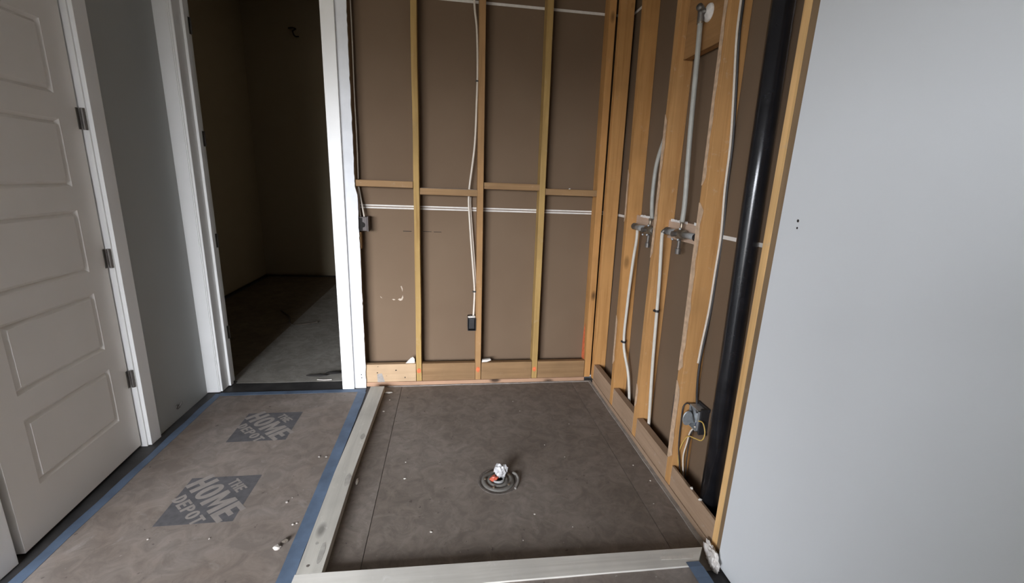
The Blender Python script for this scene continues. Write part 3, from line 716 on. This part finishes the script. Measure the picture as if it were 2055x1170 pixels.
# ------------------------------------------------------------------ shower valves and supply tubes
def valve(name, base, ya, yb, yv, zc, label, right_cap):
    v = thing(name, base, label, 'shower valve', 'shower valves roughed in on the side wall')
    x = base[0]
    bm = B(); tube(bm, [(x, ya, zc-.002), (x, yv+.032, zc)], .017, 20, smooth=False); finish('inlet_sleeve', bm, M_sleeve, v, smooth=True)
    bm = B(); tube(bm, [(x, yv-.032, zc), (x, yb, zc+.002)], .014, 20, smooth=False); finish('inlet_sleeve', bm, M_sleeve, v, smooth=True)
    bm = B(); lathe(bm, (x, yv, zc), [(.013, -.034), (.021, -.034), (.023, -.02), (.025, 0), (.023, .02), (.021, .034), (.013, .034)], 28, axis=1); finish('valve_body', bm, M_brass, v, smooth=False)
    for yy in (ya, yb):
        s = 1 if yy == ya else -1
        bm = B(); lathe(bm, (x, yy, zc), [(.019, -.010), (.019, .010), (.008, .012), (.008, .026*s+.002)] if s > 0 else [(.008, -.026), (.008, -.012), (.017, -.010), (.017, .010)], 16, axis=1)
        finish('end_cap', bm, M_box if s < 0 else M_nickel, v)
    bm = B(); tube(bm, [(x, yv, zc+.018), (x, yv, zc+.058)], .0075, 14, smooth=False); lathe(bm, (x, yv, zc+.048), [(.011, 0), (.011, .014)], 6); finish('outlet_top', bm, M_brass, v)
    bm = B(); tube(bm, [(x, yv+.004, zc-.016), (x, yv+.006, zc-.086)], .0085, 14, smooth=False); lathe(bm, (x, yv+.006, zc-.094), [(.0125, 0), (.0125, .024), (.010, .026)], 14)
    finish('outlet_bottom', bm, M_nickel, v)
    bm = B(); tube(bm, [(x-.018, yv, zc), (x-.040, yv, zc)], .010, 14, smooth=False); lathe(bm, (x-.044, yv, zc), [(.013, 0), (.013, .008)], 14, axis=0)
    finish('cartridge', bm, M_nickel, v)
    for (dy, dz) in ((-.028, .026), (-.022, -.024), (.030, -.028)):
        bm = B(); bmesh.ops.create_icosphere(bm, subdivisions=2, radius=.0062); bmesh.ops.translate(bm, verts=bm.verts, vec=Vector((x-.022, yv+dy, zc+dz)))
        finish('screw_head', bm, M_metal, v, smooth=True)
    return v
valve('shower_valve', (1.062, 2.24, 1.18), 2.425, 2.160, 2.232, 1.183, 'left shower valve with a long grey sleeve, partly hidden behind a stud', False)
valve('shower_valve', (1.062, 1.91, 1.20), 2.035, 1.770, 1.908, 1.200, 'right shower valve with full brass body showing between two studs', True)
def ttube(name, pts, r, mat, label, cat, group=None, flat=1.0, base=None):
    bm = B(); tube(bm, pts, r, 14, flat)
    return tag(finish(name, bm, mat, base=base or pts[-1], smooth=True), label, cat, group)
p1 = ttube('supply_tube', [(1.066, 2.395, 1.172), (1.072, 2.405, 1.10), (1.074, 2.428, .97), (1.075, 2.444, .72), (1.075, 2.436, .457), (1.090, 2.352, .275), (1.097, 2.290, .03)], .0085, M_white_pipe, 'white tube bending down from the left shower valve to the floor', 'tube', 'tubes of the shower valves')
p2 = ttube('supply_tube', [(1.040, 2.040, 1.196), (1.043, 2.046, 1.15), (1.064, 2.062, .955), (1.072, 2.062, .780), (1.080, 2.052, .469), (1.089, 2.033, .158), (1.092, 2.03, .03)], .0085, M_white_pipe, 'straight white tube from the right shower valve down the middle stud', 'tube', 'tubes of the shower valves')
bm = B(); tube(bm, [(1.062, 2.035, 1.2), (1.044, 2.036, 1.2), (1.040, 2.038, 1.190)], .0095, 12); finish('elbow', bm, M_nickel, p2, smooth=True)
for (p, c) in ((p1, (1.075, 2.437, .470)), (p2, (1.072, 2.062, .782))):
    bm = B(); lathe(bm, c, [(.0095, -.006), (.0125, -.006), (.0125, .006), (.0095, .006)], 16); box(bm, c[0]-.016, c[0]+.016, c[1]+.003, c[1]+.012, c[2]-.005, c[2]+.005); o = finish('tube_clamp', bm, M_box, p); o['label'] = 'dark tube clamp'
ttube('riser_tube', [(1.068, 2.232, 1.24), (1.072, 2.262, 1.342), (1.075, 2.270, 1.472), (1.075, 2.250, 1.56), (1.078, 2.205, 1.66), (1.082, 2.17, 1.78), (1.086, 2.165, 2.0)], .0105, M_riser, 'grey tube curving up behind the middle stud from the left valve', 'tube', 'tubes of the shower valves', base=(1.068, 2.232, 1.24))
r2o = ttube('shower_riser', [(1.062, 1.908, 1.255), (1.061, 1.906, 1.36), (1.058, 1.930, 1.64), (1.056, 1.950, 1.967), (1.054, 1.958, 2.10)], .0110, M_riser, 'long grey tube rising from the right valve to the shower head elbow', 'tube', base=(1.062, 1.908, 1.255))
eb = thing('shower_head_elbow', (1.054, 1.958, 2.095), 'brass elbow fixed to the wide block at the top of the long grey tube', 'elbow')
bm = B(); tube(bm, [(1.054, 1.958, 2.092), (1.054, 1.958, 2.125), (1.050, 1.955, 2.140), (1.034, 1.945, 2.146)], .0145, 14); finish('elbow_body', bm, M_nickel, eb, smooth=True)
bm = B(); lathe(bm, (1.076, 1.940, 2.125), [(.012, -.014), (.034, -.003), (.036, .0025), (0, .0025)], 18, axis=0); finish('wall_plate', bm, M_gyps, eb)
bm = B(); tube(bm, [(1.050, 1.956, 2.13), (1.078, 1.940, 2.13)], .012, 10, smooth=False); finish('wall_stub', bm, M_nickel, eb, smooth=True)
bm = B(); lathe(bm, (1.054, 1.958, 2.086), [(.0135, 0), (.0145, .012)], 14); finish('tube_collar', bm, M_brass, eb)

# ------------------------------------------------------------------ cables and boxes
ob_ = thing('outlet_box', (.155, 2.92, .40), 'black plastic outlet box nailed low on a back-wall stud', 'electrical box', 'electrical boxes')
def ebox(par, x0, x1, y0, y1, z0, z1, mat, open_front='y'):
    bm = B(); t_ = .003
    box(bm, x0, x1, y1-t_, y1, z0, z1); box(bm, x0, x0+t_, y0, y1-t_, z0, z1); box(bm, x1-t_, x1, y0, y1-t_, z0, z1)
    box(bm, x0+t_, x1-t_, y0, y1-t_, z0, z0+t_); box(bm, x0+t_, x1-t_, y0, y1-t_, z1-t_, z1)
    finish('box_shell', bm, mat, par)
ebox(ob_, .129, .1835, 2.872, 2.955, .400, .490, M_box)
bm = B(); box(bm, .136, .1765, 2.885, 2.905, .408, .482, bev=.004); lathe(bm, (.156, 2.884, .443), [(.004, 0), (.004, -.002)], 10, axis=1); finish('receptacle', bm, M_box, ob_)
bm = B()
for k in range(5):
    c2 = chip((.140+.008*k, 2.89+.006*(k % 2), .490), .0105, .75, k*1.3); me = bpy.data.meshes.new('t'); c2.to_mesh(me); c2.free(); bm.from_mesh(me); bpy.data.meshes.remove(me)
tag(finish('plaster_crumbs', bm, M_chip, base=(.155, 2.9, .49)), 'white plaster crumbs piled on top of the outlet box', 'plaster')
bk = ttube('cable', [(.146, 2.93, 2.70), (.144, 2.93, 2.436), (.162, 2.93, 2.279), (.170, 2.93, 2.062), (.168, 2.93, 1.892), (.160, 2.93, 1.627), (.130, 2.93, 1.364), (.127, 2.93, 1.301), (.128, 2.93, 1.237), (.144, 2.925, 1.025), (.168, 2.92, .753), (.174, 2.92, .665), (.172, 2.915, .576), (.168, 2.905, .495)], .0062, M_cable, 'white cable looping down through a cross block to the outlet box', 'cable', 'white electrical cables', flat=.6)
ttube('cable', [(.139, 2.947, 1.300), (.141, 2.944, 1.22), (.158, 2.940, 1.02), (.177, 2.936, .79), (.180, 2.935, .70)], .0048, M_cable, 'second thin cable strand beside the looping white cable, under the cross block', 'cable', 'white electrical cables', flat=.6)
for (y0_, z0_) in ((2.920, 1.993), (2.908, .664)):
    bm = B(); box(bm, .160, .186, y0_, y0_+.016, z0_, z0_+.008); o_ = finish('cable_staple', bm, M_box, bk); o_['label'] = 'dark cable staple'
sb = thing('switch_box', (-.535, 2.91, 1.06), 'dark brown plastic switch box beside the cut drywall edge', 'electrical box', 'electrical boxes')
bm = B(); box(bm, -.567, -.512, 2.884, 2.955, 1.070, 1.157, bev=.002); finish('box_shell', bm, M_box_b, sb)
bm = B(); box(bm, -.567, -.540, 2.8825, 2.8838, 1.072, 1.152); lathe(bm, (-.540, 2.8838, 1.108), [(.017, 0), (.016, -.0015)], 18, axis=1); finish('box_opening', bm, M_dark, sb)
bm = B(); box(bm, -.512, -.505, 2.886, 2.952, 1.066, 1.160, bev=.001); finish('box_flange', bm, M_box_b, sb)
ttube('cable', [(-.566, 2.93, 1.343), (-.562, 2.92, 1.24), (-.556, 2.915, 1.155)], .0048, M_cable, 'left one of two white cables entering the top of the switch box', 'cable', 'white electrical cables', flat=.6)
ttube('cable', [(-.563, 2.935, 1.343), (-.545, 2.92, 1.235), (-.533, 2.915, 1.155)], .0048, M_cable, 'right one of two white cables entering the top of the switch box', 'cable', 'white electrical cables', flat=.6)
ttube('cable', [(-.562, 2.93, 2.70), (-.560, 2.93, 2.2), (-.562, 2.93, 1.9), (-.560, 2.93, 1.6), (-.562, 2.93, 1.387)], .0035, M_cable, 'thin cable running up behind the cut drywall edge above the cross block', 'cable', 'white electrical cables', flat=.6)
bm = B(); box(bm, -.5695, -.552, 2.885, 2.93, .955, 1.062, bev=.002); tag(finish('shim', bm, M_nog, base=(-.56, 2.9, .955)), 'short wooden shim under the switch box', 'shim')

# side wall cable on the last-but-one stud
cpts = [(1.074, 1.722, 2.70), (1.074, 1.716, 2.35), (1.072, 1.712, 2.088), (1.073, 1.706, 1.955), (1.093, 1.704, 1.765), (1.108, 1.700, 1.582), (1.112, 1.698, 1.408), (1.120, 1.69, 1.226), (1.118, 1.688, 1.077), (1.115, 1.686, .899), (1.102, 1.682, .738), (1.096, 1.678, .655)]
cs = ttube('cable', cpts, .0047, M_cable, 'long white cable running down the whitish-edged side-wall stud', 'cable', 'white electrical cables')
ttube('cable', [(p[0]+.011, p[1]+.002, p[2]) for p in cpts[:-1]]+[(1.103, 1.676, .655), (1.104, 1.672, .56), (1.112, 1.668, .47), (1.116, 1.66, .42)], .0052, M_cable_d, 'dark cable beside the long white one ending at the metal box', 'cable')
jb = thing('junction_box', (1.10, 1.62, .36), 'open galvanised metal junction box with loose wires on the side-wall stud', 'electrical box', 'electrical boxes')
bm = B()
t_ = .003; X0, X1, Y0, Y1, Z0, Z1 = 1.082, 1.126, 1.60, 1.672, .362, .462
box(bm, X1-t_, X1, Y0, Y1, Z0, Z1); box(bm, X0, X1, Y1-t_, Y1, Z0, Z1); box(bm, X0, X1, Y0, Y0+t_, Z0, Z1); box(bm, X0, X1, Y0, Y1, Z0, Z0+t_); box(bm, X0, X1, Y0, Y1, Z1-t_, Z1)
finish('box_shell', bm, M_metal, jb)
bm = B(); box(bm, 1.090, 1.129, 1.588, 1.600, .352, .474, bev=.002); box(bm, 1.120, 1.129, 1.585, 1.670, .350, .361); box(bm, 1.120, 1.129, 1.585, 1.670, .463, .476); finish('mounting_frame', bm, M_box, jb)
bm = B(); lathe(bm, (1.070, 1.655, .378), [(0, -.003), (.022, -.003), (.024, 0), (.022, .004), (0, .006)], 24, axis=1)
for v in bm.verts: v.co.z = .398+(v.co.z-.378)*1.5
finish('cover_plate', bm, M_metal, jb)
bm = chip((1.098, 1.612, .385), .012, .9, 8.1, (1, 1)); o = finish('wire_nut', bm, m_plain('blue_wire_nut', (.02, .04, .12), .5), jb); o['label'] = 'blue wire connector'
ttube('wire', [(1.100, 1.625, .385), (1.090, 1.60, .415), (1.092, 1.570, .420), (1.092, 1.548, .385), (1.090, 1.56, .345), (1.084, 1.60, .330), (1.080, 1.64, .315), (1.076, 1.662, .285), (1.066, 1.672, .23), (1.066, 1.672, .17), (1.084, 1.66, .10), (1.095, 1.655, .035)], .0026, M_yel, 'yellow wire looping out of the junction box to the floor plate', 'wire', 'loose wires at the junction box', base=(1.095, 1.655, .035))
ttube('wire', [(1.098, 1.63, .37), (1.088, 1.648, .33), (1.085, 1.655, .27), (1.080, 1.660, .20), (1.086, 1.652, .12), (1.098, 1.645, .035)], .0034, M_cable, 'white wire hanging from the junction box', 'wire', 'loose wires at the junction box', base=(1.098, 1.645, .035))
ttube('wire', [(1.098, 1.635, .37), (1.094, 1.65, .30), (1.094, 1.652, .20), (1.102, 1.645, .035)], .0028, M_cable_d, 'black wire hanging straight down behind the white wire', 'wire', 'loose wires at the junction box', base=(1.1, 1.645, .035))
ttube('wire', [(1.106, 1.655, .375), (1.100, 1.665, .41), (1.088, 1.672, .450), (1.070, 1.674, .462), (1.052, 1.672, .445), (1.050, 1.670, .38), (1.056, 1.670, .25), (1.070, 1.664, .15), (1.085, 1.655, .035)], .0030, M_cable_d, 'black wire arching out of the junction box over the stud face', 'wire', 'loose wires at the junction box', base=(1.085, 1.655, .035))
fb = B(); box(fb, 1.060, 1.125, 1.728, 1.775, .335, .455, bev=.002); tag(finish('outlet_box', fb, M_box_b, base=(1.09, 1.75, .335)), 'brown plastic box on the far side of the whitish-edged stud', 'electrical box', 'electrical boxes')

# ------------------------------------------------------------------ small things
bm = B(); slab(bm, [(-.295, .160), (-.262, .196), (-.245, .205), (-.234, .190), (-.233, .160)], 1, 2.896, 2.904); tag(finish('drywall_scrap', bm, M_chip, base=(-.26, 2.9, .16)), 'white triangular drywall scrap standing on the pale blocking board', 'drywall scrap', 'drywall scraps on the blocking')
bm = B(); slab(bm, [(.232, .158), (.236, .174), (.292, .180), (.298, .172), (.268, .160)], 1, 2.890, 2.912); tag(finish('drywall_scrap', bm, M_chip, base=(.26, 2.9, .158)), 'flat white drywall scrap right of the outlet box stud', 'drywall scrap', 'drywall scraps on the blocking')
bm = chip((.79, 2.90, 1.3715), .006, .8, 2); tag(finish('plaster_crumb', bm, M_chip, base=(.79, 2.9, 1.371)), 'white plaster crumb on the plain cross block beside the corner', 'plaster crumb')
crumbs = [(-.397, 2.528, .007), (-.380, 2.674, .006), (-.216, 2.005, .005), (-.209, 1.876, .006), (.446, 2.473, .004), (.526, 2.097, .004), (.373, 1.588, .005), (.986, 1.755, .007), (.93, 1.60, .004), (-.07, 1.53, .006), (.61, 1.98, .004), (.52, 1.50, .004), (.42, 2.60, .003), (.95, 1.88, .005), (.30, 1.45, .004), (.72, 2.3, .003)]
crumb_labels = ['white plaster crumb in the narrow strip near the long curb, third from the back wall', 'white plaster crumb in the narrow strip near the long curb, second from the back wall',
 'upper of two white plaster crumbs between the long curb and the drain', 'lower of two white plaster crumbs between the long curb and the drain', 'white plaster crumb on the subfloor behind and right of the drain, far from it',
 'white plaster crumb on the subfloor just behind and right of the drain', 'white plaster crumb on the subfloor in front of and right of the drain', 'white plaster crumb close to the side wall plate, below the black pipe',
 'white plaster crumb beside the right subfloor seam near the front', 'white plaster crumb at the front left of the wide subfloor sheet', 'white plaster crumb on the subfloor midway between drain and side wall',
 'white plaster crumb on the subfloor toward the front right of the drain', 'tiny white plaster crumb nearest the back wall behind the drain', 'white plaster crumb in the right subfloor strip beside the third stud',
 'white plaster crumb just behind the front curb, straight in front of the drain', 'tiny white plaster crumb in the back right area of the subfloor']
for i, (x, y, r) in enumerate(crumbs):
    bm = chip((x, y, 0.0), r*.65, .6, i*1.7, (1+.5*(i % 3 == 0), 1))
    tag(finish('plaster_crumb', bm, M_chip, base=(x, y, 0)), crumb_labels[i], 'plaster crumb', G)
bm = chip((-.402, 2.772, 0), .016, .4, 3.3, (1.7, .5)); tag(finish('plaster_chip', bm, M_chip, base=(-.4, 2.77, 0)), 'long white plaster chip in the back left corner of the shower floor', 'plaster chip')
bm = chip((-.428, 1.872, 0), .013, .5, 1.3, (.5, 1.7)); tag(finish('plaster_chip', bm, M_chip, base=(-.43, 1.87, 0)), 'white plaster sliver against the inner side of the long curb board', 'plaster chip')
bm = chip((-.655, 1.508, 0), .011, .7, 6.3, (1.3, 1)); tag(finish('plaster_chip', bm, M_chipd, base=(-.655, 1.508, 0)), 'grey-white plaster chip on the brown paper near the front', 'plaster chip')
bm = chip((-.635, 1.537, 0), .010, .8, 9.3, (1.1, 1)); tag(finish('plaster_chip', bm, M_scrap, base=(-.635, 1.537, 0)), 'brown chip beside the grey-white chip on the floor paper', 'plaster chip')
paper_labels = ['left of two grey crumbs on the floor paper near the blue tape, halfway back', 'right of two grey crumbs on the floor paper near the blue tape, halfway back', 'left of a close pair of white crumbs on the floor paper beside the blue tape',
 'right of a close pair of white crumbs on the floor paper beside the blue tape', 'grey crumb on the floor paper right of the nearer printed logo', 'white crumb on the floor paper in front of the left corner of the nearer logo',
 'white crumb on the floor paper in front of the right half of the nearer logo', 'tiny white crumb beside the grey crumb right of the nearer printed logo']
for i, (x, y, r) in enumerate([(-.656, 2.088, .008), (-.621, 2.085, .008), (-.635, 1.626, .006), (-.622, 1.632, .005), (-.704, 1.763, .008), (-1.16, 1.60, .005), (-.93, 1.58, .005), (-.69, 1.79, .004)]):
    bm = chip((x, y, 0), r*.75, .5, i*2.9); tag(finish('plaster_crumb', bm, M_cement if i in (0, 1, 4) else M_chipd, base=(x, y, 0)), paper_labels[i], 'plaster crumb', 'crumbs on the floor paper')
# broken door stop on the left wall
ds = thing('door_stop', (-1.555, 2.54, .07), 'small broken door stop low on the left wall before the corner', 'door stop')
bm = B(); lathe(bm, (-1.554, 2.54, .07), [(.014, 0), (.013, .004), (.006, .006), (.006, .012)], 16, axis=0); finish('base_plate', bm, M_nickel, ds)
bm = B(); tube(bm, [(-1.546, 2.54, .072), (-1.535, 2.543, .085), (-1.532, 2.545, .102)], .004, 8); finish('stop_arm', bm, M_nickel, ds, smooth=True)

for o in bpy.data.objects:
    if '_b' in o: del o['_b']
